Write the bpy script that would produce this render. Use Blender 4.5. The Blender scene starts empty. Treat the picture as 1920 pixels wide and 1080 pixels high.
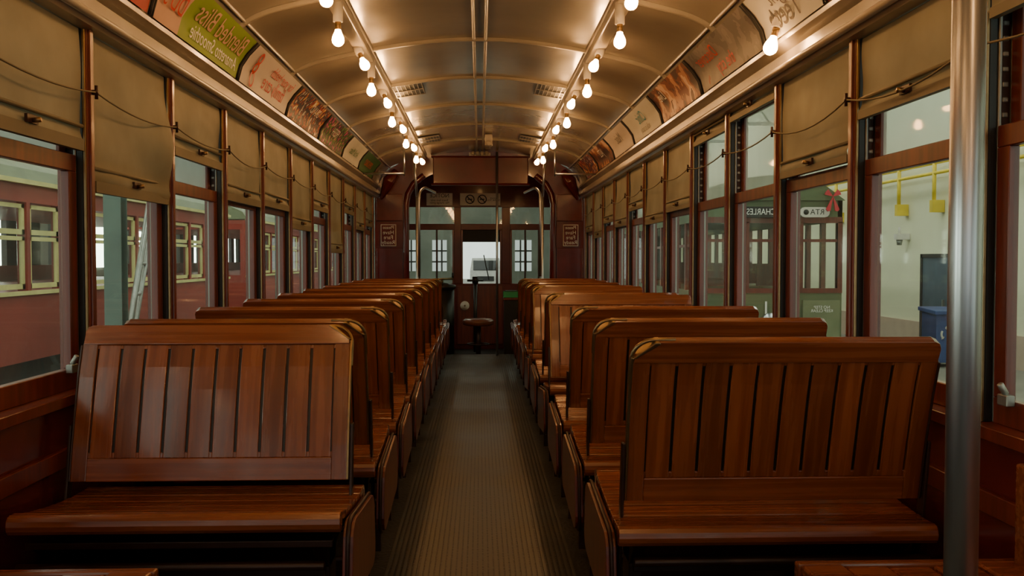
import bpy, math, random
from mathutils import Vector, Matrix
random.seed(7)
H=1.08; F=1740.0
scene=bpy.context.scene

# ---------------------------------------------------------------- materials
def newmat(name):
    m=bpy.data.materials.new(name); m.use_nodes=True
    nt=m.node_tree; nt.nodes.clear()
    out=nt.nodes.new('ShaderNodeOutputMaterial')
    return m,nt,out
def principled(name,col,rough=.5,metal=0,coat=0,col2=None,scale=(4,4,4),detail=4,bump=0,bscale=30,island=0,rv=0,spec=None):
    m,nt,out=newmat(name); N=nt.nodes; L=nt.links
    p=N.new('ShaderNodeBsdfPrincipled'); L.new(p.outputs[0],out.inputs[0])
    p.inputs['Roughness'].default_value=rough; p.inputs['Metallic'].default_value=metal
    p.inputs['Coat Weight'].default_value=coat; p.inputs['Coat Roughness'].default_value=.12
    if spec is not None: p.inputs['Specular IOR Level'].default_value=spec
    tc=N.new('ShaderNodeTexCoord'); mp=N.new('ShaderNodeMapping'); mp.inputs['Scale'].default_value=scale
    L.new(tc.outputs['Object'],mp.inputs[0])
    if col2 is None: col2=tuple(c*.75 for c in col)
    no=N.new('ShaderNodeTexNoise'); no.inputs['Scale'].default_value=1; no.inputs['Detail'].default_value=detail
    L.new(mp.outputs[0],no.inputs['Vector'])
    r=N.new('ShaderNodeValToRGB'); r.color_ramp.elements[0].position=.32; r.color_ramp.elements[1].position=.68
    r.color_ramp.elements[0].color=(*col2,1); r.color_ramp.elements[1].color=(*col,1)
    L.new(no.outputs[0],r.inputs[0]); src=r.outputs[0]
    if island:
        g=N.new('ShaderNodeNewGeometry'); hs=N.new('ShaderNodeHueSaturation')
        ma=N.new('ShaderNodeMapRange'); ma.inputs[3].default_value=1-island; ma.inputs[4].default_value=1+island
        L.new(g.outputs['Random Per Island'],ma.inputs[0]); L.new(ma.outputs[0],hs.inputs['Value']); L.new(src,hs.inputs['Color']); src=hs.outputs[0]
    L.new(src,p.inputs['Base Color'])
    if rv:
        ma=N.new('ShaderNodeMapRange'); ma.inputs[3].default_value=max(.03,rough-rv); ma.inputs[4].default_value=rough+rv
        L.new(no.outputs[0],ma.inputs[0]); L.new(ma.outputs[0],p.inputs['Roughness'])
    if bump:
        n2=N.new('ShaderNodeTexNoise'); n2.inputs['Scale'].default_value=bscale; L.new(tc.outputs['Object'],n2.inputs['Vector'])
        b=N.new('ShaderNodeBump'); b.inputs['Strength'].default_value=bump; b.inputs['Distance'].default_value=.01
        L.new(n2.outputs[0],b.inputs['Height']); L.new(b.outputs[0],p.inputs['Normal'])
    return m
WA=(.265,.072,.024); WB=(.165,.039,.013)
wood_x=principled('varnished_wood_x',WA,.27,coat=.65,col2=WB,scale=(2.0,70,70),island=.18,rv=.06,detail=2)
wood_z=principled('varnished_wood_z',WA,.27,coat=.65,col2=WB,scale=(55,8,2.0),island=.20,rv=.06,detail=2)
mahog=principled('mahogany_trim',(.17,.028,.014),.36,coat=.22,col2=(.085,.013,.008),scale=(40,40,3))
maroon=principled('maroon_gloss_paint',(.12,.011,.010),.22,coat=.5,col2=(.08,.008,.007),scale=(5,5,5),bump=.25,bscale=7)
maroon2=principled('maroon_satin_paint',(.115,.012,.011),.38,coat=.1,col2=(.07,.008,.007),scale=(5,5,5),bump=.3,bscale=8,spec=.35)
ceilm=principled('cream_ceiling_paint',(.34,.31,.255),.25,coat=.4,col2=(.275,.25,.205),scale=(1.5,1.5,1.5),bump=.3,bscale=6)
ribm=principled('ceiling_rib_paint',(.46,.42,.34),.28,coat=.4)
trimm=principled('cornice_paint',(.31,.275,.22),.28,coat=.4,bump=.2,bscale=9)
alu=principled('aluminium',(.34,.35,.33),.45,metal=.8,scale=(30,30,2))
steel=principled('stainless_steel',(.55,.58,.63),.32,metal=1,scale=(20,20,1))
brass=principled('worn_brass',(.34,.23,.12),.36,metal=.9,scale=(30,30,30))
iron=principled('dark_cast_iron',(.040,.016,.012),.42,metal=.2,scale=(20,20,20))
rubber=principled('rubber_floor',(.043,.040,.031),.45,col2=(.026,.024,.019),scale=(1.2,3.5,4),bump=.3,bscale=60,rv=.14)
ribrub=principled('rubber_rib',(.105,.097,.072),.45,col2=(.058,.053,.041),scale=(1.5,3.5,8),rv=.12)
blk=principled('black_paint',(.012,.012,.012),.4)
dark=principled('dark_interior',(.02,.018,.016),.7)
white=principled('white_enamel',(.75,.72,.66),.4)
redp=principled('red_streetcar_paint',(.33,.038,.026),.45,col2=(.24,.027,.018),scale=(1,1,1))
yel=principled('yellow_window_paint',(.72,.66,.28),.5)
olive=principled('olive_green_paint',(.10,.13,.06),.4,col2=(.07,.10,.045),scale=(1,1,1))
olive2=principled('light_olive_paint',(.18,.21,.11),.5)
greycol=principled('column_green_paint',(.14,.21,.18),.5)
concrete=principled('concrete',(.24,.22,.19),.8,col2=(.16,.15,.13),scale=(1,1,1))
shedw=principled('shed_wall_paint',(.82,.81,.60),.8,col2=(.74,.74,.54),scale=(.4,.4,.4))
shedd=principled('shed_dark_wall',(.13,.14,.12),.8,col2=(.07,.08,.065),scale=(.6,.6,.6))
pipeY=principled('yellow_pipe_paint',(.85,.62,.04),.5)
bluep=principled('blue_plastic',(.03,.07,.24),.5)
bluedoor=principled('bluegrey_door',(.08,.12,.17),.5)
redr=principled('red_ribbon',(.6,.03,.05),.6)
greenp=principled('green_plastic',(.02,.40,.14),.4)
leather=principled('brown_leather',(.22,.07,.03),.4,coat=.2)
def canvasmat():
    m,nt,out=newmat('shade_canvas'); N=nt.nodes; L=nt.links
    d=N.new('ShaderNodeBsdfPrincipled'); d.inputs['Roughness'].default_value=.6
    t=N.new('ShaderNodeBsdfTranslucent'); mx=N.new('ShaderNodeMixShader'); mx.inputs[0].default_value=.17
    tc=N.new('ShaderNodeTexCoord'); n=N.new('ShaderNodeTexNoise'); n.inputs['Scale'].default_value=4; n.inputs['Detail'].default_value=6
    r=N.new('ShaderNodeValToRGB'); r.color_ramp.elements[0].color=(.225,.205,.135,1); r.color_ramp.elements[1].color=(.33,.305,.21,1)
    r.color_ramp.elements[0].position=.3; r.color_ramp.elements[1].position=.7
    L.new(tc.outputs['Object'],n.inputs['Vector']); L.new(n.outputs[0],r.inputs[0]); L.new(r.outputs[0],d.inputs['Base Color']); L.new(r.outputs[0],t.inputs[0])
    mp=N.new('ShaderNodeMapping'); mp.inputs['Scale'].default_value=(1,2,4); n2=N.new('ShaderNodeTexNoise'); n2.inputs['Scale'].default_value=1.3; n2.inputs['Detail'].default_value=1; n2.inputs['Distortion'].default_value=.5
    L.new(tc.outputs['Object'],mp.inputs[0]); L.new(mp.outputs[0],n2.inputs[0])
    b=N.new('ShaderNodeBump'); b.inputs['Strength'].default_value=.5; b.inputs['Distance'].default_value=.03; L.new(n2.outputs[0],b.inputs['Height']); L.new(b.outputs[0],d.inputs['Normal'])
    L.new(d.outputs[0],mx.inputs[1]); L.new(t.outputs[0],mx.inputs[2]); L.new(mx.outputs[0],out.inputs[0]); return m
canvas=canvasmat()
hem=principled('shade_hem',(.21,.185,.125),.6)
def glassmat(name,dust,dcol):
    m,nt,out=newmat(name); N=nt.nodes; L=nt.links
    t=N.new('ShaderNodeBsdfTransparent'); t.inputs[0].default_value=(.90,.93,.90,1)
    g=N.new('ShaderNodeBsdfGlossy'); g.inputs['Roughness'].default_value=.03
    lw=N.new('ShaderNodeLayerWeight'); lw.inputs[0].default_value=.5
    pw=N.new('ShaderNodeMath'); pw.operation='POWER'; pw.inputs[1].default_value=4; L.new(lw.outputs['Facing'],pw.inputs[0])
    mm=N.new('ShaderNodeMath'); mm.operation='MULTIPLY_ADD'; mm.inputs[1].default_value=.45; mm.inputs[2].default_value=.05; L.new(pw.outputs[0],mm.inputs[0])
    mx=N.new('ShaderNodeMixShader'); L.new(mm.outputs[0],mx.inputs[0]); L.new(t.outputs[0],mx.inputs[1]); L.new(g.outputs[0],mx.inputs[2])
    d=N.new('ShaderNodeBsdfTranslucent'); d.inputs[0].default_value=(*dcol,1)
    d2=N.new('ShaderNodeBsdfDiffuse'); d2.inputs[0].default_value=(*dcol,1)
    md=N.new('ShaderNodeMixShader'); md.inputs[0].default_value=.25; L.new(d.outputs[0],md.inputs[1]); L.new(d2.outputs[0],md.inputs[2])
    m2=N.new('ShaderNodeMixShader'); tc=N.new('ShaderNodeTexCoord'); n=N.new('ShaderNodeTexNoise'); n.inputs['Scale'].default_value=3
    ma=N.new('ShaderNodeMapRange'); ma.inputs[3].default_value=dust*.6; ma.inputs[4].default_value=dust*1.4
    L.new(tc.outputs['Object'],n.inputs['Vector']); L.new(n.outputs[0],ma.inputs[0]); L.new(ma.outputs[0],m2.inputs[0])
    L.new(mx.outputs[0],m2.inputs[1]); L.new(md.outputs[0],m2.inputs[2]); L.new(m2.outputs[0],out.inputs[0]); return m
glass=glassmat('window_glass',.035,(.6,.65,.6))
dustg=glassmat('dusty_upper_glass',.5,(.56,.60,.55))
def emis(name,col,s):
    m,nt,out=newmat(name); e=nt.nodes.new('ShaderNodeEmission'); e.inputs[0].default_value=(*col,1); e.inputs[1].default_value=s
    nt.links.new(e.outputs[0],out.inputs[0]); return m
bulbm=emis('glowing_bulb',(1,.49,.165),84)
glow_panel=emis('skylight_panel',(.90,1,.82),12)  # added emission that lights the shed in place of daylight
endwin=emis('end_window_panel',(.85,1,.9),.7)
cardmats={}
def flat(name,c,rough=.55):
    if name not in cardmats: cardmats[name]=principled(name,c,rough,spec=.25,col2=tuple(x*.9 for x in c))
    return cardmats[name]
def photo_mat(name,cols,scale,p0=.36,p1=.66):
    m,nt,out=newmat(name); N=nt.nodes; L=nt.links
    p=N.new('ShaderNodeBsdfPrincipled'); p.inputs['Roughness'].default_value=.5; p.inputs['Specular IOR Level'].default_value=.3; L.new(p.outputs[0],out.inputs[0])
    tc=N.new('ShaderNodeTexCoord'); n=N.new('ShaderNodeTexNoise'); n.inputs['Scale'].default_value=scale; n.inputs['Detail'].default_value=3
    r=N.new('ShaderNodeValToRGB'); r.color_ramp.interpolation='CONSTANT'
    k=len(cols)
    while len(r.color_ramp.elements)<k: r.color_ramp.elements.new(.5)
    for i,c in enumerate(cols):
        r.color_ramp.elements[i].position=(0 if i==0 else p0+(p1-p0)*(i-1)/max(1,k-2)); r.color_ramp.elements[i].color=(*c,1)
    L.new(tc.outputs['Object'],n.inputs['Vector']); L.new(n.outputs[0],r.inputs[0]); L.new(r.outputs[0],p.inputs['Base Color']); return m

# ---------------------------------------------------------------- mesh builder
class B:
    def __init__(s): s.v=[];s.f=[];s.m=[];s.sm=[];s.ms=[]
    def mi(s,m):
        if m not in s.ms: s.ms.append(m)
        return s.ms.index(m)
    def add(s,vs,fs,m,smooth=False):
        o=len(s.v); s.v+= [tuple(v) for v in vs]; i=s.mi(m)
        for f in fs: s.f.append(tuple(o+k for k in f)); s.m.append(i); s.sm.append(smooth)
    def box(s,x0,x1,y0,y1,z0,z1,m):
        x0,x1=sorted((x0,x1));y0,y1=sorted((y0,y1));z0,z1=sorted((z0,z1))
        if m in (glass,dustg):
            if x1-x0<y1-y0: x=(x0+x1)/2; s.add([(x,y0,z0),(x,y1,z0),(x,y1,z1),(x,y0,z1)],[(0,1,2,3)],m)
            else: y=(y0+y1)/2; s.add([(x0,y,z0),(x1,y,z0),(x1,y,z1),(x0,y,z1)],[(0,1,2,3)],m)
            return
        s.add([(x0,y0,z0),(x1,y0,z0),(x1,y1,z0),(x0,y1,z0),(x0,y0,z1),(x1,y0,z1),(x1,y1,z1),(x0,y1,z1)],
              [(0,3,2,1),(4,5,6,7),(0,1,5,4),(1,2,6,5),(2,3,7,6),(3,0,4,7)],m)
    def prism(s,pts,off,m,smooth=False):
        n=len(pts); off=Vector(off); a=[Vector(p) for p in pts]; b=[p+off for p in a]
        s.add(a+b,[tuple(range(n)),tuple(range(2*n-1,n-1,-1))]+[(i,i+n,(i+1)%n+n,(i+1)%n) for i in range(n)],m,smooth)
    def tube(s,path,r,m,n=10,radii=None,caps=True):
        path=[Vector(p) for p in path]; vs=[];fs=[]; k=len(path)
        t0=(path[1]-path[0]).normalized(); up=Vector((0,0,1)) if abs(t0.z)<.9 else Vector((1,0,0))
        nrm=t0.cross(up).normalized()
        for i,p in enumerate(path):
            t=(path[min(i+1,k-1)]-path[max(i-1,0)]).normalized()
            nrm=(nrm-t*nrm.dot(t)).normalized(); b=t.cross(nrm); rr=radii[i] if radii else r
            for j in range(n):
                a=2*math.pi*j/n; vs.append(p+(nrm*math.cos(a)+b*math.sin(a))*rr)
        for i in range(k-1):
            for j in range(n):
                fs.append((i*n+j,i*n+(j+1)%n,(i+1)*n+(j+1)%n,(i+1)*n+j))
        if caps: fs+= [tuple(range(n-1,-1,-1)),tuple((k-1)*n+j for j in range(n))]
        s.add(vs,fs,m,True)
    def grid(s,fn,nu,nv,m,smooth=True):
        vs=[fn(i/nu,j/nv) for j in range(nv+1) for i in range(nu+1)]
        fs=[(j*(nu+1)+i,j*(nu+1)+i+1,(j+1)*(nu+1)+i+1,(j+1)*(nu+1)+i) for j in range(nv) for i in range(nu)]
        s.add(vs,fs,m,smooth)
    def sheet(s,prof,y0,y1,m,smooth=True):
        n=len(prof); s.add([(x,y0,z) for x,z in prof]+[(x,y1,z) for x,z in prof],[(i,i+1,i+1+n,i+n) for i in range(n-1)],m,smooth)
    def mesh(s,name):
        me=bpy.data.meshes.new(name); me.from_pydata(s.v,[],s.f)
        for m in s.ms: me.materials.append(m)
        me.polygons.foreach_set('material_index',s.m); me.polygons.foreach_set('use_smooth',s.sm); me.update()
        return me
    def obj(s,name,bevel=0,loc=(0,0,0),parent=None,solid=0,seg=2):
        o=bpy.data.objects.new(name,s.mesh(name)); scene.collection.objects.link(o); o.location=loc
        if bevel: addbevel(o,bevel,seg)
        if parent: o.parent=parent
        return o
def addbevel(o,w,seg=2):
    md=o.modifiers.new('bev','BEVEL'); md.width=w; md.segments=seg; md.limit_method='ANGLE'; md.angle_limit=.7; md.harden_normals=False
def text(body,size,mat,org,xa,ya,parent=None,align='CENTER',name='lettering',sx=1,shear=0,ext=0):
    c=bpy.data.curves.new(name,'FONT'); c.body=body; c.size=size; c.align_x=align; c.align_y='CENTER'; c.shear=shear; c.space_line=.85; c.extrude=ext
    c.materials.append(mat); o=bpy.data.objects.new(name,c); scene.collection.objects.link(o)
    xa=Vector(xa).normalized(); ya=Vector(ya).normalized(); n=xa.cross(ya)
    M=Matrix.Identity(4)
    for i in range(3): M[i][0]=xa[i]*sx; M[i][1]=ya[i]; M[i][2]=n[i]; M[i][3]=org[i]
    if parent: o.parent=parent
    o.matrix_local=M; return o

YB=10.44; YR=-2.6
# ---------------------------------------------------------------- ceiling profile
half=[(1.13,.81),(1.10,.90),(1.03,.99),(.92,1.055),(.76,1.10),(.6,1.135),(.47,1.158),(.3,1.182),(.15,1.195),(0,1.20)]
def cat(P,k=5):
    P=[Vector(p) for p in P]; out=[]
    for i in range(len(P)-1):
        p0=P[max(i-1,0)];p1=P[i];p2=P[i+1];p3=P[min(i+2,len(P)-1)]
        for j in range(k):
            t=j/k; out.append(.5*((2*p1)+(-p0+p2)*t+(2*p0-5*p1+4*p2-p3)*t*t+(-p0+3*p1-3*p2+p3)*t**3))
    out.append(P[-1]); return out
hp=[(p.x,p.y+H) for p in cat(half)]
prof=[(-x,z) for x,z in hp]+[(x,z) for x,z in reversed(hp[:-1])]
b=B(); b.sheet(prof,YR,YB,ceilm)
b.sheet([(x*1.04,z+.045) for x,z in prof],YR,YB,ceilm)
ceil=b.obj('ceiling')
def ceil_at(x):
    x=abs(x)
    for (x0,z0),(x1,z1) in zip(hp,hp[1:]):
        if x1<=x<=x0: return z0+(z1-z0)*(x0-x)/(x0-x1+1e-9)
    return hp[0][1]
b=B()
ribs=[5.09+1.055*k for k in range(-7,6)]
for y in ribs:
    if y>YB-.1 or y<YR: continue
    P=[(x,z-.016) for x,z in prof]; Q=prof; w=.022
    n=len(P)
    b.add([(x,y-w,z-.001) for x,z in Q]+[(x,y-w*.5,z) for x,z in P]+[(x,y+w*.5,z) for x,z in P]+[(x,y+w,z-.001) for x,z in Q],
          [(r*n+i,r*n+i+1,(r+1)*n+i+1,(r+1)*n+i) for r in range(3) for i in range(n-1)],ribm,True)
for s in(-1,1):
    b.tube([(s*.032,YR,H+1.192),(s*.032,YB,H+1.192)],.009,ribm,8)
b.obj('trim_1')

# bulb rails
bulbs=[]
for s,side in((-1,'l'),(1,'r')):
    b=B()
    b.box(s*.585,s*.655,YR+.1,YB-.3,H+1.085,H+1.14,ribm)
    b.box(s*.575,s*.665,YR+.1,YB-.3,H+1.12,H+1.145,trimm)
    o=b.obj('lamp_rail',bevel=.006)
    for k in range(-5,5):
        bulbs.append((s*.60,3.99+1.21*k,H+.925,(0,0,-1),1))
        bulbs.append((s*.585,4.79+1.19*k,H+.985,(-s*.45,-.5,-1),1))
bulbs.append((1.07,3.41,H+.775,(-.3,0,-1),1))
def bulb_mesh():
    b=B()
    b.tube([(0,0,.17),(0,0,.078)],.021,white,14)
    b.tube([(0,0,.08),(0,0,.045)],.013,brass,12)
    pr=[(.05,.011),(.037,.014),(.024,.020),(.012,.0245),(0,.026),(-.011,.0235),(-.019,.017),(-.024,.009),(-.026,.001)]
    b.tube([(0,0,z) for z,r in pr],1,bulbm,14,radii=[r for z,r in pr])
    return b.mesh('light_bulb')
bm_=bulb_mesh()
def add_bulb(x,y,z,d):
    o=bpy.data.objects.new('light_bulb',bm_); scene.collection.objects.link(o); o.location=(x,y,z)
    o.rotation_mode='QUATERNION'; o.rotation_quaternion=Vector((0,0,-1)).rotation_difference(Vector(d).normalized())
for x,y,z,d,k in bulbs:
    if y>YB-.5 or y<YR+.3: continue
    add_bulb(x,y,z,d)
add_bulb(0,11.15,H+.955,(0,0,-1))   # added bulb hidden behind the header, brightens the platform signs

# vents
for s in(-1,1):
    for y in(6.35,8.97):
        b=B(); x0=s*.38; x1=s*.58
        def P(u,v,dz): 
            x=x0+(x1-x0)*u; return (x,y-.21+.42*v,ceil_at(abs(x))-.006-dz)
        b.prism([P(0,0,0),P(1,0,0),P(1,1,0),P(0,1,0)],(0,0,-.006),blk)
        for i in range(8):
            u=.01+.137*i
            b.prism([P(u,0,.007),P(u+.03,0,.007),P(u+.03,1,.007),P(u,1,.007)],(0,0,-.004),trimm)
        for v in(0,.5,.97): b.prism([P(0,v,.007),P(1,v,.007),P(1,v+.03,.007),P(0,v+.03,.007)],(0,0,-.005),trimm)
        b.obj('ceiling_vent')

# ---------------------------------------------------------------- side walls
PITCH=.735
posts={-1:[2.80+PITCH*k for k in range(-7,11)],1:[2.85+PITCH*k for k in range(-7,11)]}
ZT=H+.68; ZS=.70
for s,nm in((-1,'left'),(1,'right')):
    b=B()
    b.box(s*1.165,s*1.25,YR,YB,0,ZS-.03,maroon)
    b.box(s*1.15,s*1.17,YR,YB,.0,.12,mahog)
    b.box(s*1.15,s*1.166,YR,YB,.50,.55,mahog)
    b.box(s*1.14,s*1.26,YR,YB,ZS-.03,ZS,mahog)
    b.box(s*1.165,s*1.25,YR,YB,ZT,H+1.0,trimm)
    for y in posts[s]:
        b.box(s*1.16,s*1.25,y,y+.045,ZS,ZT+.01,mahog)
        b.box(s*1.153,s*1.165,y+.01,y+.035,ZS,ZT,mahog)
        for ya,yb in((y-.006,y),(y+.045,y+.051)):
            b.box(s*1.163,s*1.172,ya,yb,ZS,ZT,brass)
            b.box(s*1.192,s*1.20,ya-.004,yb,ZS,ZT,alu)
            b.box(s*1.222,s*1.235,ya-.004,yb,ZS,ZT,alu)
            b.box(s*1.172,s*1.192,ya+.002,yb,ZS,ZT,blk)
            b.box(s*1.20,s*1.222,ya+.002,yb,ZS,ZT,iron)
        z=ZS+.04
        while z<ZT:
            b.box(s*1.203,s*1.217,y-.007,y,z,z+.012,alu); z+=.035
    b.obj('wall_'+nm,bevel=.002,seg=1)
    b=B()
    pr=[(1.17,.675),(1.135,.68),(1.125,.695),(1.14,.715),(1.15,.73),(1.15,.775),(1.135,.785),(1.115,.80),(1.112,.815),(1.135,.83)]
    b.sheet([(s*x,z+H) for x,z in pr],YR,YB,trimm,False)
    b.tube([(s*1.118,YR,H+.705),(s*1.118,YB-.02,H+.705)],.013,ribm,10)
    b.tube([(s*1.0,YR,H+1.01),(s*1.0,YB-.02,H+1.01)],.008,ribm,8)
    b.obj('trim_'+('2' if s<0 else '3'))

# windows + shades
shadeb={-1:{2.065:.34,2.80:.225,3.535:.42,4.27:.295,5.005:.31,5.74:.21,6.475:.37,7.21:.07,7.945:.42,8.68:.3,9.415:.36},
         1:{2.115:.44,2.85:.32,3.585:.645,4.32:.62,5.055:.30,5.79:.25,6.525:.38,7.26:.28,7.995:.34,8.73:.22,9.465:.3,1.38:.56}}
wn=0
for s in(-1,1):
    for i in range(len(posts[s])-1):
        y0=posts[s][i]+.055; y1=posts[s][i+1]-.010
        wn+=1; b=B(); st=.05
        xa,xb=s*1.19,s*1.215
        b.box(xa,xb,y0,y1,ZS,ZS+.06,mahog); b.box(xa,xb,y0,y1,H+.255,H+.305,mahog)
        b.box(xa,xb,y0,y0+st,ZS+.06,H+.255,mahog); b.box(xa,xb,y1-st,y1,ZS+.06,H+.255,mahog)
        b.box(s*1.20,s*1.203,y0+st,y1-st,ZS+.06,H+.255,glass)
        xa,xb=s*1.22,s*1.24
        b.box(xa,xb,y0,y1,H+.275,H+.31,mahog); b.box(xa,xb,y0,y1,ZT-.03,ZT,mahog)
        b.box(xa,xb,y0,y0+st*.8,H+.31,ZT-.03,mahog); b.box(xa,xb,y1-st*.8,y1,H+.31,ZT-.03,mahog)
        b.box(s*1.228,s*1.231,y0+st*.8,y1-st*.8,H+.31,ZT-.03,dustg)
        for yy in(y0+.05,y1-.09):
            b.box(s*1.17,s*1.19,yy,yy+.04,ZS+.05,ZS+.075,alu); b.tube([(s*1.18,yy+.02,ZS+.075),(s*1.165,yy+.02,ZS+.10)],.008,alu,8)
        b.obj('window_%d'%wn,bevel=.002,seg=1)
        key=[k for k in shadeb[s] if abs(k-posts[s][i])<.01]
        bot=shadeb[s][key[0]] if key else random.choice([.3,.42,.5])
        zb=H+bot; ph=random.random()*6; amp=.006+.012*random.random()
        big = (s<0 and abs(posts[s][i]-2.80)<.01)
        b=B()
        def fn(u,v):
            y=y0+.004+(y1-y0-.008)*u; z=ZT-.005+(zb-ZT)*v
            x=1.176-.004*v+amp*.6*math.sin(ph+v*5+u*2.3)*v*(1-v)*2+.003*math.sin(u*9+ph+v*3)*v-.010*math.exp(-((v-.93)/.05)**2)
            if big:
                x-=.045*math.exp(-((u-.9)/.22)**2)*math.exp(-((v-.55)/.25)**2)
                y-=.03*u*math.exp(-((v-.55)/.2)**2)
            return (s*x,y,z-(.02*u*v if s<0 else 0))
        b.grid(fn,14,26,canvas)
        zl=zb-.002
        b.box(s*1.160,s*1.178,y0+.006,y1-.012,zl-.012-(.01 if s<0 else 0),zl+.012,hem)
        b.tube([(s*1.166,y0+.006,zl+.05),(s*1.166,y1-.012,zl+.05)],.006,hem,6)
        ym=(y0+y1)/2
        b.box(s*1.155,s*1.163,ym-.03,ym+.03,zl+.012,zl+.034,iron); b.tube([(s*1.155,ym,zl+.02),(s*1.135,ym,zl+.022)],.007,brass,8)
        b.obj('window_shade')
# cords
for s in(-1,1):
    b=B(); P=[]
    for i in range(len(posts[s])-1):
        ya,yb=posts[s][i]+.022,posts[s][i+1]+.022; sag=.022+.02*random.random()
        for j in range(8):
            t=j/8; P.append((s*1.142,ya+(yb-ya)*t,H+.495-sag*4*t*(1-t)))
        b.tube([(s*1.16,ya,H+.495),(s*1.136,ya,H+.495)],.008,iron,8)
        b.tube([(s*1.141,ya,H+.475),(s*1.141,ya,H+.515)],.005,iron,6)
    b.tube(P,.003,hem,6)
    b.obj('signal_cord')

# ---------------------------------------------------------------- advert cards
def cardpt(s,y,t,off=0):
    P=[(1.112,.822),(1.094,.885),(1.060,.935),(1.012,.985)]
    f=t*3; i=min(2,int(f)); f-=i
    x=P[i][0]+(P[i+1][0]-P[i][0])*f; z=P[i][1]+(P[i+1][1]-P[i][1])*f
    return Vector((s*(x-off*.75),y,H+z-off*.6))
blackm=flat('ink_black',(.03,.03,.03)); redm=flat('ink_red',(.60,.03,.03)); whm=flat('ink_white',(.85,.84,.80))
pinkm=flat('ink_pink',(.62,.09,.10)); tealm=flat('ink_teal',(.02,.30,.38)); dgm=flat('ink_green',(.03,.20,.04)); grm=flat('ink_grey',(.10,.09,.09))
signw=flat('sign_white',(.62,.58,.52))
card_red=flat('card_red',(.45,.018,.02)); card_green=flat('card_yellowgreen',(.22,.36,.015)); card_peach=flat('card_peach',(.60,.36,.26))
card_white=flat('card_white',(.62,.56,.52)); card_w2=flat('card_offwhite',(.56,.57,.52))
ph1=photo_mat('card_food_photo',[(.50,.45,.45),(.015,.010,.02),(.02,.015,.04),(.30,.02,.03),(.60,.38,.10),(.8,.75,.65)],20,.38,.66)
ph2=photo_mat('card_fruit_photo',[(.5,.05,.25),(.015,.02,.015),(.02,.015,.02),(.08,.28,.03),(.5,.06,.22),(.7,.6,.5)],20,.38,.66)
ph3=photo_mat('card_portrait_photo',[(.04,.012,.01),(.05,.015,.012),(.16,.035,.02),(.42,.20,.11),(.62,.42,.3),(.08,.02,.015)],6)
ph4=photo_mat('card_city_photo',[(.10,.085,.085),(.15,.135,.13),(.21,.19,.18),(.26,.23,.21),(.22,.03,.03)],6)
def card(s,y0,y1,segs,texts):
    b=B()
    for ya,yb,m in segs:
        b.grid(lambda u,v:tuple(cardpt(s,ya+(yb-ya)*u,v,.004)),1,6,m)
    for y in(y0,y1):
        b.tube([tuple(cardpt(s,y,t/6,.006)) for t in range(7)],.006,blackm,6)
    o=b.obj('advert_card')
    xa=(0,-1,0) if s<0 else (0,1,0)
    for body,size,m,y,t,*r in texts:
        p=cardpt(s,y,t,.011); q=cardpt(s,y,min(1,t+.12),.011)-cardpt(s,y,max(0,t-.12),.011)
        text(body,size,m,p,xa,q,o,sx=r[0] if r else 1,shear=.2)
    return o
card(-1,1.15,2.15,[(1.15,2.13,card_red)],[('SUMMER SALE',.09,whm,1.6,.5)])
card(-1,2.15,3.18,[(2.17,3.16,card_red)],[('Welcome',.12,whm,2.9,.65),('to the city',.08,whm,2.75,.25)])
card(-1,3.2,4.3,[(3.22,3.47,card_peach),(3.47,4.28,card_green)],[("DD's",.10,redm,3.35,.5),('Blended Bliss',.125,card_peach,3.89,.68),('Amaretto Smoothie',.08,whm,3.90,.25)])
card(-1,4.32,5.36,[(4.34,5.34,card_white)],[('for your health',.08,pinkm,5.0,.75),('family care',.11,pinkm,4.95,.38),('8',.16,redm,4.5,.62),('O',.11,redm,4.52,.22)])
card(-1,5.38,6.42,[(5.40,6.40,ph1)],[('GRAND',.08,whm,6.0,.7)])
card(-1,6.44,7.5,[(6.46,7.48,ph2)],[('FRESH',.09,whm,6.9,.6)])
card(-1,7.52,8.5,[(7.54,8.48,card_w2)],[('Art & Music',.09,dgm,8.0,.5)])
card(-1,8.52,9.6,[(8.54,9.58,flat('card_dkgreen',(.04,.11,.035)))],[('OPEN DAILY',.09,pinkm,9.0,.5)])
card(1,1.4,2.42,[(1.42,2.40,card_red)],[('VISIT',.12,whm,2.0,.5)])
card(1,2.44,2.95,[(2.46,2.95,card_red)],[])
card(1,2.97,3.58,[(2.97,3.56,card_w2)],[('Bright',.10,grm,3.25,.74),('Teeth',.13,grm,3.3,.34)])
card(1,3.6,4.6,[(3.62,4.58,ph4)],[('Discover',.09,redm,4.3,.7),('the city',.09,redm,4.1,.3)])
card(1,4.62,5.6,[(4.64,5.58,ph3)],[('Live',.09,whm,5.35,.7)])
card(1,5.62,6.62,[(5.64,6.60,card_w2)],[('Clinic',.11,tealm,6.1,.65),('walk in today',.06,grm,6.1,.25)])
card(1,6.64,7.6,[(6.66,7.58,card_white)],[('Music',.11,grm,7.1,.6)])
card(1,7.62,8.6,[(7.64,8.58,ph3)],[('JAZZ',.1,whm,8.1,.6)])
card(1,8.62,9.6,[(8.64,9.58,ph1)],[])

# ---------------------------------------------------------------- floor
b=B(); b.box(-1.17,1.17,YR,YB,-.06,0,rubber)
b.obj('floor')
b=B()
for s in(-1,1):
    for i in range(6):
        x=s*(.225+.019*i); b.box(x-.0055,x+.0055,YR+.05,YB-.02,0,.006,ribrub)
for i in range(-11,12):
    x=i*.0185; b.box(x-.0065,x+.0065,YR+.05,YB-.02,0,.003,ribrub)
b.obj('aisle_mat')

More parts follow.
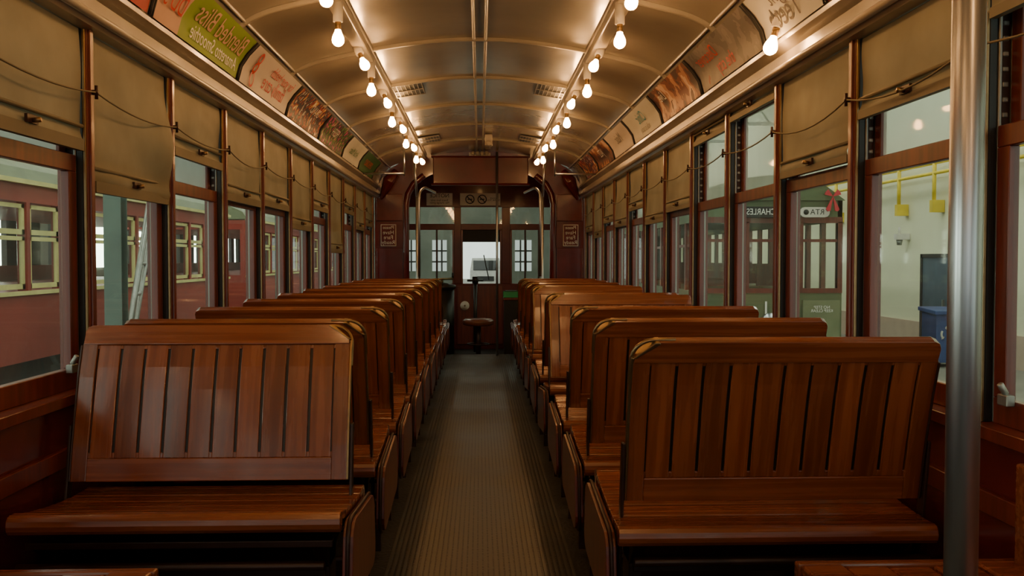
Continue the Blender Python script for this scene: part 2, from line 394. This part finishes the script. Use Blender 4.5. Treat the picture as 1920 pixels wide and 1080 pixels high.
# ---------------------------------------------------------------- seats
def seat_mesh(s,away):
    b=B(); dy=-1 if away else 1
    XA,XW=.37,1.12
    path=[(.118,.468),(.13,.53),(.152,.62),(.178,.72),(.205,.81),(.24,.885)]
    seg=[0]
    for p,q in zip(path,path[1:]): seg.append(seg[-1]+math.dist(p,q))
    Lt=seg[-1]
    def pos(x,v,off):
        v=max(0,min(Lt,v)); i=0
        while i<len(seg)-2 and v>seg[i+1]: i+=1
        f=(v-seg[i])/(seg[i+1]-seg[i]); p,q=path[i],path[i+1]
        ty,tz=(q[0]-p[0])/(seg[i+1]-seg[i]),(q[1]-p[1])/(seg[i+1]-seg[i])
        y=p[0]+(q[0]-p[0])*f+tz*off; z=p[1]+(q[1]-p[1])*f-ty*off
        return (s*x,dy*y,z)
    def plate(x0,x1,v0,v1,t,m,n=1,o0=0):
        vs=[];fs=[]
        for j in range(n+1):
            v=v0+(v1-v0)*j/n
            vs+=[pos(x0,v,o0-t/2),pos(x1,v,o0-t/2),pos(x1,v,o0+t/2),pos(x0,v,o0+t/2)]
        for j in range(n):
            a=4*j
            for k in range(4): fs.append((a+k,a+(k+1)%4,a+4+(k+1)%4,a+4+k))
        fs+=[(3,2,1,0),(4*n,4*n+1,4*n+2,4*n+3)]
        b.add(vs,fs,m)
    def poly(pts,t,m,o0=0):
        a=[pos(x,v,o0-t/2) for x,v in pts]; c=[pos(x,v,o0+t/2) for x,v in pts]; n=len(pts)
        b.add(a+c,[tuple(range(n)),tuple(range(2*n-1,n-1,-1))]+[(i,i+n,(i+1)%n+n,(i+1)%n) for i in range(n)],m)
    sw=.042
    plate(XA,XA+sw,0,Lt-.055,.024,wood_z,4); plate(XW-sw,XW,0,Lt-.055,.024,wood_z,4)
    poly([(XA+.002,Lt-.058),(XW-.002,Lt-.058),(XW-.002,Lt-.02),(XW-.008,Lt-.006),(XW-.022,Lt),(XA+.06,Lt),(XA+.002,Lt-.04)],.028,wood_x)
    plate(XA+sw,XW-sw,0,.062,.026,wood_x,1)
    n=10; wi=(XW-XA-2*sw)/n
    for i in range(n):
        x0=XA+sw+wi*i
        plate(x0+.0036,x0+wi-.0036,.062,Lt-.058,.016,wood_z,5)
    for i in range(n+1):
        x0=XA+sw+wi*i
        plate(x0-.0045,x0+.0045,.062,.078,.0155,wood_z,1); plate(x0-.0045,x0+.0045,Lt-.070,Lt-.058,.0155,wood_z,1)
        plate(x0-.006,x0+.006,.07,Lt-.066,.005,blk,4)  # black strips added behind the open slots, shade put into colour
    plate(XA-.006,XA+.002,0,Lt-.045,.020,brass,4)
    poly([(XA-.003,Lt-.045),(XA+.006,Lt-.045),(XA+.064,Lt-.004),(XA+.060,Lt+.0),(XA+.05,Lt)],.031,brass)
    pts=[]
    for k in range(9):
        a=k/8*math.pi/2; pts.append((XA-.004+.052-.052*math.cos(a),Lt-.055+.055*math.sin(a)))
    pts=[(XA-.004,Lt-.12)]+pts+[(XA+.10,Lt)]
    b.tube([pos(x,v,0) if v<Lt else (s*x,dy*path[-1][0],path[-1][1]) for x,v in pts],.0055,brass,8)
    plate(XW,XW+.006,0,Lt-.06,.026,iron,4)
    for x in(XA-.016,XW+.008):
        b.prism([(s*x,dy*.06,.24),(s*x,dy*.09,.24),(s*x,dy*.14,.44),(s*x,dy*.165,.62),(s*x,dy*.14,.62),(s*x,dy*.11,.46)],(s*.008,0,0),iron)
    def zt(y): return .436-dy*y*.10+.012*(abs(y)/.22)**2
    for i in range(5):
        ya=-.205+.083*i; yb=ya+.077
        b.prism([(s*.335,ya,zt(ya)),(s*.335,yb,zt(yb)),(s*.335,yb,zt(yb)-.02),(s*.335,ya,zt(ya)-.02)],(s*.785,0,0),wood_x)
    for e in(-1,1):
        z=zt(e*.21); y=e*.21
        pr=[]
        for k in range(7):
            a=math.pi/2-k/6*math.pi; pr.append((s*.335,y+e*(.012+.02*math.cos(a)),z-.022+.024*math.sin(a)))
        pr+= [(s*.335,y-e*.012,z-.046),(s*.335,y-e*.012,z+.001)]
        b.prism(pr,(s*.785,0,0),wood_x)
    b.box(s*.36,s*1.10,-.19,.19,.375,.392,iron)
    pr=[]
    for cx,cz,a0 in((.17,.375,0),(-.17,.375,90),(-.19,.27,180),(.19,.27,270)):
        for k in range(5):
            a=math.radians(a0+k*22.5); pr.append((s*.305,cx+.055*math.cos(a),cz-dy*cx*.09+.05*math.sin(a)))
    b.prism(pr,(s*.026,0,0),mahog)
    b.tube([(s*.318,.0+p[1]*1.02,p[2]+(.004 if p[2]>.35 else -.004)) for p in pr]+[(s*.318,pr[0][1]*1.02,pr[0][2]+.004)],.006,iron,6)
    for x in(.39,1.07):
        b.box(s*x,s*(x+.035),-.05,.05,.02,.38,iron)
        b.prism([(s*x,-.20,0),(s*x,.20,0),(s*x,.20,.025),(s*x,.06,.07),(s*x,-.06,.07),(s*x,-.20,.025)],(s*.04,0,0),iron)
        b.prism([(s*x,-.17,.38),(s*x,.17,.38),(s*x,.05,.28),(s*x,-.05,.28)],(s*.03,0,0),iron)
    for y,z in((-.17,.10),(.17,.10),(0,.2),(-.19,.33),(.19,.33)):
        b.tube([(s*.38,y,z),(s*1.12,y,z)],.012,iron,8)
    b.box(s*.40,s*1.10,-.06,.06,.26,.30,iron)
    for y in(-.17,.17):
        b.box(s*.36,s*.40,y-.012,y+.012,.02,.12,iron)
    return b.mesh('tram_bench_seat')
SM={(s,a):seat_mesh(s,a) for s in(-1,1) for a in(True,False)}
for n in range(10):
    yc=2.45+.735*n
    for s in(-1,1):
        away=True
        if s<0 and n==0: away=False
        if s>0 and n in(3,5): away=False
        o=bpy.data.objects.new('tram_bench_seat',SM[(s,away)]); scene.collection.objects.link(o); o.location=(0,yc,0)
        addbevel(o,.003,2)
def long_bench(s,y0,y1):
    b=B()
    for i in range(5):
        x0=.655+.092*i; b.box(s*x0,s*(x0+.086),y0,y1,.425+.004*(abs(i-2)),.447+.004*abs(i-2),wood_x)
    b.box(s*.65,s*1.115,y1-.001,y1+.025,.40,.455,wood_x)
    b.box(s*.70,s*1.12,y0+.03,y1-.03,.0,.40,maroon)
    b.box(s*1.10,s*1.123,y0,y1,.45,.66,wood_x)
    b.obj('longitudinal_bench',bevel=.005)
for s in(-1,1):
    long_bench(s,.2,1.86)
    long_bench(s,9.4,10.3)

def tube_obj(name,paths,m,extra=None):
    b=B()
    for p,r in paths: b.tube(p,r,m,20)
    if extra: extra(b)
    return b.obj(name)
def flange(x,y):
    def f(b):
        b.tube([(x,y,0),(x,y,.012)],.045,steel,20)
        z=ceil_at(x); b.tube([(x,y,z-.08),(x,y,z-.06)],.035,steel,20)
    return f
tube_obj('stanchion_pole',[([(.585,1.10,0),(.585,1.10,ceil_at(.585)-.06)],.0195)],steel,flange(.585,1.10))
tube_obj('stanchion_pole',[([(.19,10.30,.003),(.19,10.30,H+1.18)],.013)],steel)
for s in(-1,1):
    p=[(s*.61,9.35,.9),(s*.61,9.35,H+.55)]
    for k in range(1,7):
        a=k/6*math.pi/2; p.append((s*(.61-.06+.06*math.cos(a)),9.35+.15*k/6,H+.62+.10*math.sin(a)))
    p.append((s*.50,10.43,H+.74))
    tube_obj('grab_rail',[([(s*.63,9.35,0),(s*.63,9.35,H+.62)],.014),(p,.013),([(s*.63,9.35,H+.6),(s*.66,9.35,H+1.06)],.013)],steel)
    b=B(); b.tube([(s*1.11,8.9,H+.81),(s*.72,8.9,H+.81)],.011,steel,10); b.tube([(s*.72,8.9,H+.79),(s*.72,8.9,H+1.09)],.009,steel,8); b.obj('hanging_rail')

# ---------------------------------------------------------------- bulkhead
b=B()
inner=[(.80,0),(.80,.6+H),(.79,.70+H),(.74,.80+H),(.66,.88+H),(.55,.94+H),(.35,.985+H),(0,1.0+H)]
outer=[(1.17,0),(1.17,.6+H),(1.16,.72+H),(1.13,.82+H),(1.06,.96+H),(.85,1.09+H),(.5,1.16+H),(0,1.21+H)]
for s in(-1,1):
    n=len(inner)
    vs=[(s*x,YB-.03,z) for x,z in inner]+[(s*x,YB-.03,z) for x,z in outer]+[(s*x,YB+.05,z) for x,z in inner]+[(s*x,YB+.05,z) for x,z in outer]
    fs=[]
    for i in range(n-1):
        fs+=[(i,i+1,n+i+1,n+i),(2*n+i,2*n+i+1,3*n+i+1,3*n+i),(i,i+1,2*n+i+1,2*n+i)]
    b.add(vs,fs,maroon)
    b.tube([(s*.82,YB-.05,0),(s*.82,YB-.05,H+.6),(s*.80,YB-.05,H+.72),(s*.74,YB-.05,H+.83),(s*.62,YB-.05,H+.93)],.035,maroon,12)
    b.box(s*.86,s*1.15,YB-.06,YB-.02,.08,H+.12,maroon); b.box(s*.86,s*1.15,YB-.06,YB-.02,H+.42,H+.72,maroon)
    b.tube([(s*1.10,YB-.08,H+.66),(s*1.0,YB-.14,H+.86),(s*.92,YB-.10,H+.97)],.05,maroon,12,radii=[.02,.07,.04])
b.obj('wall_bulkhead',bevel=.006)
b=B(); b.box(-.52,.54,YB-.09,YB-.035,H+.83,H+1.13,maroon2); b.box(-.54,.56,YB-.10,YB-.03,H+.815,H+.835,maroon2); b.box(-.54,.56,YB-.10,YB-.03,H+1.12,H+1.14,maroon2)
b.obj('destination_sign_box',bevel=.012)
b=B()
for i in range(4):
    x=.0+(i-1.5)*.05
    b.tube([(x,YB-.10,H+1.165),(x,YB-.16,H+1.165)],.022,trimm,12)
b.box(-.12,.12,YB-.11,YB-.08,H+1.14,H+1.175,trimm); b.obj('ceiling_gong')
b=B(); b.box(.05,.12,8.9,9.0,H+1.08,H+1.19,ribm); b.tube([(.085,8.9,H+1.1),(.085,8.87,H+1.1)],.025,ribm,12); b.obj('buzzer_box',bevel=.01)
for s in(-1,1):
    b=B(); x=s*1.015
    b.box(x-.085,x+.085,YB-.075,YB-.062,H+.14,H+.38,signw); b.box(x-.078,x+.078,YB-.079,YB-.074,H+.147,H+.373,maroon)
    o=b.obj('notice_sign')
    for k,t in enumerate(['Please','Have','Fare','Ready']):
        text(t,.06 if k else .05,signw,(x,YB-.082,H+.345-.055*k),(-1,0,0),(0,0,1),o)

# ---------------------------------------------------------------- front platform
YF=12.3
b=B(); b.box(-1.1,1.1,YB+.0,YF+.1,-.18,-.12,dark); b.box(-1.17,1.17,YB,YB+.03,-.12,-.0,iron); b.obj('floor_platform')
b=B()
wins=[(-1.0,-.34),(-.25,.29),(.40,.95)]
b.box(-1.15,1.15,YF,YF+.06,-.12,H-.33,maroon2)
b.box(-1.15,1.15,YF,YF+.06,H+.68,H+1.2,maroon2)
b.box(-1.15,1.15,YF,YF+.06,H+.38,H+.46,maroon2)
for a,c in((-1.15,-1.0),(-.34,-.25),(.29,.40),(.95,1.15)): b.box(a,c,YF-.01,YF+.06,H-.33,H+.68,maroon2)
for a,c in wins:
    b.box(a,c,YF+.02,YF+.024,H-.33,H+.38,glass); b.box(a,c,YF+.02,YF+.024,H+.46,H+.68,glass)
    b.box(a,a+.025,YF+.0,YF+.05,H-.33,H+.38,mahog); b.box(c-.025,c,YF+.0,YF+.05,H-.33,H+.38,mahog)
for x in(-.80,-.57,.60,.78): b.box(x-.012,x+.012,YF+.0,YF+.04,H-.33,H+.38,iron)
b.box(-.25,.29,YF+.015,YF+.03,H+.22,H+.38,dark)
b.box(-.30,.30,YF-.03,YF,-.05,H-.36,mahog)
b.tube([(.12,YF-.02,H-.28),(.05,YF-.03,H+.05)],.008,blk,6)
b.obj('wall_front',bevel=.005)
b=B(); b.sheet([(-1.15,H+.9),(-.8,H+1.05),(0,H+1.15),(.8,H+1.05),(1.15,H+.9)],YB+.05,YF+.06,maroon2); b.obj('ceiling_platform')
for s in(-1,1):
    b=B(); x=s*1.13
    b.box(x,x+s*.05,YB+.06,YF-.02,-.12,H-.35,maroon); b.box(x,x+s*.05,YB+.06,YF-.02,H+.6,H+.88,maroon)
    for y in(YB+.06,YB+.6,YB+1.15,YF-.12): b.box(x,x+s*.05,y,y+.09,H-.35,H+.6,mahog)
    b.box(x+s*.02,x+s*.025,YB+.1,YF-.02,H-.35,H+.6,glass)
    b.obj('door_%d'%(1 if s<0 else 2),bevel=.004)
b=B(); b.box(-.70,-.36,YF-.05,YF-.03,H+.70,H+.86,signw); o=b.obj('notice_board'); 
text('NOTICE',.07,blackm,(-.53,YF-.055,H+.825),(-1,0,0),(0,0,1),o); text('Exact fare only\nNo change given',.038,blackm,(-.53,YF-.055,H+.75),(-1,0,0),(0,0,1),o)
b=B(); b.box(-.26,.27,YF-.05,YF-.03,H+.70,H+.86,signw)
o=b.obj('no_smoking_sign')
b=B()
for cx in(-.13,.03):
    pts=[(cx+.055*math.cos(a/16*6.2832),YF-.058,H+.78+.055*math.sin(a/16*6.2832)) for a in range(17)]
    b.tube(pts,.007,blackm,6); b.tube([(cx-.038,YF-.058,H+.818),(cx+.038,YF-.058,H+.742)],.006,blackm,6)
    b.box(cx-.03,cx+.03,YF-.058,YF-.054,H+.773,H+.787,blackm)
b.obj('prohibition_symbol',parent=o)
text('PLEASE\nTHANK YOU',.03,blackm,(.18,YF-.055,H+.78),(-1,0,0),(0,0,1),o)
b=B()
b.tube([(0,0,.40),(0,0,.415),(0,0,.46),(0,0,.48),(0,0,.485)],1,leather,24,radii=[.15,.185,.19,.16,.05])
b.tube([(0,0,0),(0,0,.40)],.03,iron,12); b.tube([(0,0,0),(0,0,.02),(0,0,.05)],1,iron,20,radii=[.16,.15,.04])
b.tube([(.13*math.cos(a/12*6.2832),.13*math.sin(a/12*6.2832),.18) for a in range(13)],.008,iron,6)
b.obj('operator_stool',loc=(-.02,11.1,-.12))
b=B(); b.tube([(-.46,11.2,-.12),(-.46,11.2,.72)],.15,blk,20); b.tube([(-.46,11.2,.72),(-.46,11.2,.76),(-.46,11.2,.79)],1,blk,20,radii=[.17,.17,.05])
b.tube([(-.46,11.2,.79),(-.46,11.2,.83)],.02,brass,10); b.tube([(-.56,11.1,.83),(-.33,11.25,.84)],.014,brass,8); b.tube([(-.33,11.25,.84),(-.33,11.25,.91)],.013,blk,8)
b.obj('motor_controller')
b=B(); b.tube([(-.06,11.95,-.12),(-.06,11.95,.80)],.025,blk,12); b.tube([(-.16,11.9,.80),(.04,11.98,.80)],.014,blk,8); b.tube([(-.06,11.95,.76),(-.06,11.95,.85)],.04,blk,14)
b.obj('brake_stand')
b=B(); b.box(-.62,-.44,10.55,10.75,-.12,.62,blk); b.box(-.60,-.46,10.57,10.73,.62,.76,dark); b.tube([(-.53,10.65,.76),(-.53,10.65,.82)],.04,alu,12); b.obj('fare_box',bevel=.01)
b=B(); b.box(.28,.52,10.7,10.95,-.12,.60,dark); b.box(.27,.53,10.69,10.96,.60,.63,mahog); b.box(.27,.47,10.7,10.9,.63,.70,greenp); b.box(.29,.45,10.72,10.88,.69,.71,dark); b.obj('supply_cabinet',bevel=.006)
b=B(); b.tube([(-.20,YF-.06,H-.62),(-.20,YF-.035,H-.62)],.06,white,20); b.tube([(-.20,YF-.07,H-.62),(-.20,YF-.055,H-.62)],.012,brass,10); b.obj('pressure_gauge')

b=B(); b.box(-1.17,1.17,YR-.05,YR,0,.75,maroon); b.box(-1.17,1.17,YR-.05,YR,H+.7,H+1.22,maroon)
for a,c in((-1.17,-.85),(-.33,-.25),(.25,.33),(.85,1.17)): b.box(a,c,YR-.05,YR,.75,H+.7,maroon)
b.obj('wall_rear')

# ---------------------------------------------------------------- shed
G=-.88
b=B(); b.box(-9,10,-9,90,G-.1,G,concrete); b.obj('ground')
b=B(); b.box(9.5,9.7,-9,46,G,6.5,shedw); b.box(9.46,9.5,-9,46,G,G+.6,flat('wall_base',(.55,.42,.33))); b.obj('wall_shed_right')
b=B(); b.box(-9,-8.8,-9,46,G,6.5,shedd)
for k in range(12):
    b.box(-8.8,-8.76,-4+4*k,-2+4*k,H-.2,H+1.6,glow_panel)  # emissive panels of the added shed lighting
b.obj('wall_shed_left')
b=B(); b.box(-9,-.85,45,45.2,G,6.5,shedd); b.box(1.05,10,45,45.2,G,6.5,shedd); b.box(-.85,1.05,45,45.2,H+1.0,6.5,shedd)
for x0,x1 in((-4.1,-2.9),(-2.3,-1.6),(1.7,2.5),(3.4,4.4),(5.6,7.2)):
    b.box(x0,x1,44.96,45,H-.6,H+.9,endwin)
    for f in(.33,.66): b.box(x0+(x1-x0)*f-.04,x0+(x1-x0)*f+.04,44.9,44.96,H-.6,H+.9,dark)
    for f in(.3,.65): b.box(x0,x1,44.9,44.96,H-.6+1.5*f-.04,H-.6+1.5*f+.04,dark)
b.obj('wall_shed_end')
b=B(); b.box(-9,10,-9,46,6.5,6.7,shedd)
b.obj('ceiling_shed')
b=B()
for x in(-6.8,-2.3,2.2,7.6):
    for k in range(11):
        b.box(x-.5,x+.5,-7+4.8*k,-4.4+4.8*k,6.44,6.498,glow_panel)
b.obj('added_glow_panels')  # glowing strips added under the roof to light the shed
b=B()
for k in range(12):
    y=-6+4.4*k
    b.box(-8.8,9.5,y,y+.12,6.0,6.12,alu); b.box(-8.8,9.5,y,y+.12,5.3,5.4,alu)
    for j in range(18): b.tube([(-8.8+j,y+.06,5.35),(-8.3+j,y+.06,6.05),(-7.8+j,y+.06,5.35)],.03,alu,6)
b.obj('roof_truss')
b=B(); b.box(9.40,9.45,18.3,19.4,G,1.1,bluedoor); b.box(9.38,9.455,18.22,18.3,G,1.18,dark); b.box(9.38,9.455,19.4,19.48,G,1.18,dark); b.box(9.38,9.455,18.22,19.48,1.1,1.18,dark); b.box(9.36,9.4,18.45,18.5,.1,.25,alu); b.obj('door_3')
b=B(); b.tube([(9.3,14,H+1.75),(9.3,30,H+1.75)],.035,pipeY,10)
b.tube([(9.3,14,H+1.95),(9.3,30,H+1.95)],.025,pipeY,10)
for y in(17.2,18.75,20.35,22,24):
    b.tube([(9.3,y,H+2.1),(9.3,y,H+1.1)],.04,pipeY,10); b.box(9.24,9.49,y-.07,y+.07,H+.95,H+1.2,pipeY)
b.obj('yellow_gas_pipes')
b=B(); b.box(9.2,9.49,20.2,20.35,H+.42,H+.55,white); b.tube([(9.3,20.3,H+.55),(9.3,20.3,H+.7)],.03,white,8); b.tube([(9.3,20.3,H+.42),(9.3,20.3,H+.3)],.07,alu,10,radii=[.07,.05]); b.obj('security_camera')
b=B()
bx,by=8.5,16.7
b.prism([(bx-.28,by-.28,G+.08),(bx+.28,by-.28,G+.08),(bx+.28,by+.28,G+.08),(bx-.28,by+.28,G+.08)],(0,0,.9),bluep)
b.prism([(bx-.33,by-.34,G+.95),(bx+.33,by-.34,G+.95),(bx+.33,by+.34,G+1.0),(bx-.33,by+.34,G+1.0)],(0,0,.07),bluep)
for e in(-1,1): b.tube([(bx+e*.2,by+.25,G+.08),(bx+e*.2+.05,by+.25,G+.08)],.08,blk,12)
for k in range(3):
    a=k*2.094+.5; c=Vector((bx-.08,by-.29,G+.6)); r=.11
    p=[(c.x+r*math.cos(a+t*.4),c.y,c.z+r*math.sin(a+t*.4)) for t in range(4)]
    b.tube(p,.022,white,6); a2=a+1.45; q=(c.x+r*math.cos(a2),c.y,c.z+r*math.sin(a2)); b.tube([p[-1],q],.04,white,6,radii=[.045,.002])
b.obj('recycling_bin',bevel=.02)
b=B(); vx=.35; vy=56
b.prism([(vx-.95,vy,G+.35),(vx+.95,vy,G+.35),(vx+.95,vy,G+1.2),(vx+.82,vy,G+2.0),(vx-.82,vy,G+2.0),(vx-.95,vy,G+1.2)],(0,4.5,0),white)
b.box(vx-.75,vx+.75,vy-.02,vy,G+1.25,G+1.85,blk); b.box(vx-.5,vx+.5,vy-.03,vy,G+.6,G+.9,dark)
for e in(-1,1):
    b.box(vx+e*.62-.12,vx+e*.62+.12,vy-.03,vy,G+.72,G+.88,signw)
    for yy in(.8,3.6): b.tube([(vx+e*.95,vy+yy,G+.34),(vx+e*.72,vy+yy,G+.34)],.34,blk,18)
b.obj('white_van',bevel=.05)

def red_car(y0,y1):
    b=B(); X=-4.5; X2=-7.0
    b.box(X,X2,y0,y1,H-1.02,H-.32,redp); b.box(X+.03,X,y0,y1,H-.36,H-.32,yel)
    b.box(X,X2,y0,y1,H+.56,H+.74,redp); b.box(X+.05,X,y0,y1,H+.735,H+.78,yel)
    pr=[(X+.04,H+.76),(X-.05,H+.9),(X-.5,H+1.1),(X-1.25,H+1.2),(X-2.0,H+1.1),(X-2.45,H+.9),(X2-.04,H+.76)]
    b.prism([(x,y0,z) for x,z in pr],(0,y1-y0,0),olive2)
    y=y0
    while y<y1-.5:
        b.box(X,X-.1,y,y+.07,H-.32,H+.56,redp)
        ya,yb=y+.08,y+.73
        for z0,z1 in((H-.30,H+.22),(H+.24,H+.54)):
            b.box(X-.02,X-.05,ya,yb,z0,z0+.05,yel); b.box(X-.02,X-.05,ya,yb,z1-.04,z1,yel)
            b.box(X-.02,X-.05,ya,ya+.05,z0,z1,yel); b.box(X-.02,X-.05,yb-.05,yb,z0,z1,yel)
        b.box(X-.035,X-.04,ya,yb,H-.3,H+.54,glass)
        y+=.74
    b.box(X2,X2+.08,y0,y1,H-.32,H-.1,redp); 
    y=y0
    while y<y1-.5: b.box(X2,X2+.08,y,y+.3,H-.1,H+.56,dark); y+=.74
    b.box(X-.2,X2+.2,y0+1,y1-1,G+.35,H-1.02,dark)
    for yy in(y0+2.5,y0+4.2,y1-4.5,y1-2.8):
        b.tube([(X-.25,yy,G+.35),(X-.4,yy,G+.35)],.35,iron,24)
    b.obj('red_streetcar')
red_car(2.0,16.8); red_car(18.0,32.8)
for X,Y in((-2.55,6.6),(-2.9,13.6),(-2.9,20.6)):
    b=B()
    b.box(X-.06,X+.06,Y-.06,Y-.048,G,6.43,greycol); b.box(X-.06,X+.06,Y+.048,Y+.06,G,6.43,greycol); b.box(X-.008,X+.008,Y-.05,Y+.05,G,6.43,greycol); b.obj('steel_column')
b=B(); b.tube([(-3.4,8.5,G),(-3.6,10.4,H+.9)],.03,alu,8); b.tube([(-3.6,9.2,G),(-3.75,11.0,H+.9)],.03,alu,8)
for k in range(9):
    t=k/9; b.tube([(-3.4-.2*t,8.5+1.9*t,G+(H+.9-G)*t),(-3.6-.15*t,9.2+1.8*t,G+(H+.9-G)*t)],.018,alu,6)
b.obj('ladder')

def green_car():
    b=B(); x0,x1=3.62,6.12; y0,y1=15.5,29
    xc=(x0+x1)/2
    b.box(x0,x1,y0,y1,H-1.45,H-.55,olive); b.box(x0,x1,y0,y0+.1,H+.68,H+1.0,olive)
    b.box(x0,x0+.08,y0,y1,H+.62,H+1.0,olive); b.box(x1-.08,x1,y0,y1,H+.62,H+1.0,olive)
    pr=[(x0-.03,H+.98),(x0+.3,H+1.22),(x0+.8,H+1.35),(xc,H+1.4),(x1-.8,H+1.35),(x1-.3,H+1.22),(x1+.03,H+.98)]
    b.prism([(x,y0-.05,z) for x,z in pr],(0,y1-y0,0),olive)
    b.box(x0,x1,y0-.02,y0+.05,H-.58,H-.50,mahog); b.box(x0,x1,y0-.02,y0+.05,H+.60,H+.70,mahog)
    for x in(x0,x0+.75,x0+.83,x1-.83,x1-.75,x1-.08): b.box(x,x+.08,y0-.02,y0+.06,H-.5,H+.62,mahog)
    for a,c in((x0+.08,x0+.75),(x0+.91,x1-.83),(x1-.67,x1-.08)):
        b.box(a,c,y0+.02,y0+.025,H-.5,H+.6,glass); b.box(a,c,y0,y0+.04,H+.28,H+.33,mahog)
    y=y0
    while y<y1-.6:
        b.box(x0,x0+.08,y,y+.1,H-.55,H+.62,mahog); b.box(x0+.03,x0+.035,y+.1,y+.74,H-.55,H+.62,glass); b.box(x0+.02,x0+.05,y+.1,y+.74,H+.2,H+.25,mahog)
        b.box(x1-.08,x1,y,y+.1,H-.55,H+.62,mahog)
        y+=.74
    b.box(x0+.05,x1-.05,y1-.2,y1,H-.6,H+.7,dark)
    for k in range(7): b.box(x0+.3,x0+1.0,y0+1.5+1.5*k,y0+1.56+1.5*k,H-.5,H-.1,mahog); b.box(x1-1.0,x1-.3,y0+1.5+1.5*k,y0+1.56+1.5*k,H-.5,H-.1,mahog)
    b.box(x1-.68,x1-.05,y0-.06,y0-.02,H-1.35,H-.70,olive2)
    b.box(x0+.70,x0+1.72,y0-.10,y0-.0,H+.69,H+.87,blk)
    bc=(5.62,H+.78); pr=[]
    for cx,a0 in((.17,-90),(-.17,90)):
        for k in range(7):
            a=math.radians(a0+k*30); pr.append((bc[0]+cx+.085*math.cos(a),y0-.05,bc[1]+.085*math.sin(a)))
    b.prism(pr,(0,-.03,0),signw)
    b.tube([(xc,y0-.05,H-1.05),(xc,y0-.15,H-1.05)],.14,steel,20); b.box(x0+.2,x1-.2,y0-.25,y0,G+.25,G+.4,iron)
    for yy in(18,20,25,27): b.tube([(x0+.5,yy,G+.36),(x0+.7,yy,G+.36)],.36,iron,20); b.tube([(x1-.7,yy,G+.36),(x1-.5,yy,G+.36)],.36,iron,20)
    b.box(x0+.3,x1-.3,y0+1,y1-1,G+.35,H-1.4,dark)
    o=b.obj('green_streetcar')
    text('CHARLES',.145,whm,(4.70,y0-.11,H+.78),(-1,0,0),(0,0,1),o,sx=.82)
    text('ST.',.145,whm,(5.14,y0-.11,H+.78),(-1,0,0),(0,0,1),o,sx=.82)
    text('RTA',.13,blackm,(5.66,y0-.085,H+.78),(-1,0,0),(0,0,1),o)
    text('1',.34,whm,(4.82,y0-.03,H-.85),(-1,0,0),(0,0,1),o)
    text('NO STEP\nKEEP CLEAR',.07,whm,(x1-.36,y0-.07,H-.85),(-1,0,0),(0,0,1),o)
    b=B(); b.tube([(5.47,y0-.075,H+.78),(5.47,y0-.09,H+.78)],.045,blackm,14); b.obj('emblem',parent=o)
    b=B(); c=Vector((5.90,y0-.12,H+1.04))
    for a,l in((.6,.13),(2.54,.13),(-1.25,.24),(-1.9,.24)):
        d=Vector((math.cos(a),0,math.sin(a)))*l; n=Vector((-d.z,0,d.x))*(.4 if l<.2 else .16)
        b.prism([tuple(c),tuple(c+d*1.0+n),tuple(c+d*1.1),tuple(c+d*1.0-n)],(0,-.03,0),redr)
    b.obj('ribbon_bow',parent=o)
green_car()

w=bpy.data.worlds.new('World'); scene.world=w; w.use_nodes=True
bg=w.node_tree.nodes['Background']; bg.inputs[0].default_value=(.88,1,.90,1); bg.inputs[1].default_value=1.7
cam=bpy.data.cameras.new('Camera'); co=bpy.data.objects.new('Camera',cam); scene.collection.objects.link(co)
cam.sensor_width=36; cam.lens=F/1920*36; cam.clip_start=.02
co.location=(0,0,H); co.rotation_euler=(math.radians(90-1.81),0,math.radians(-1.98)); scene.camera=co
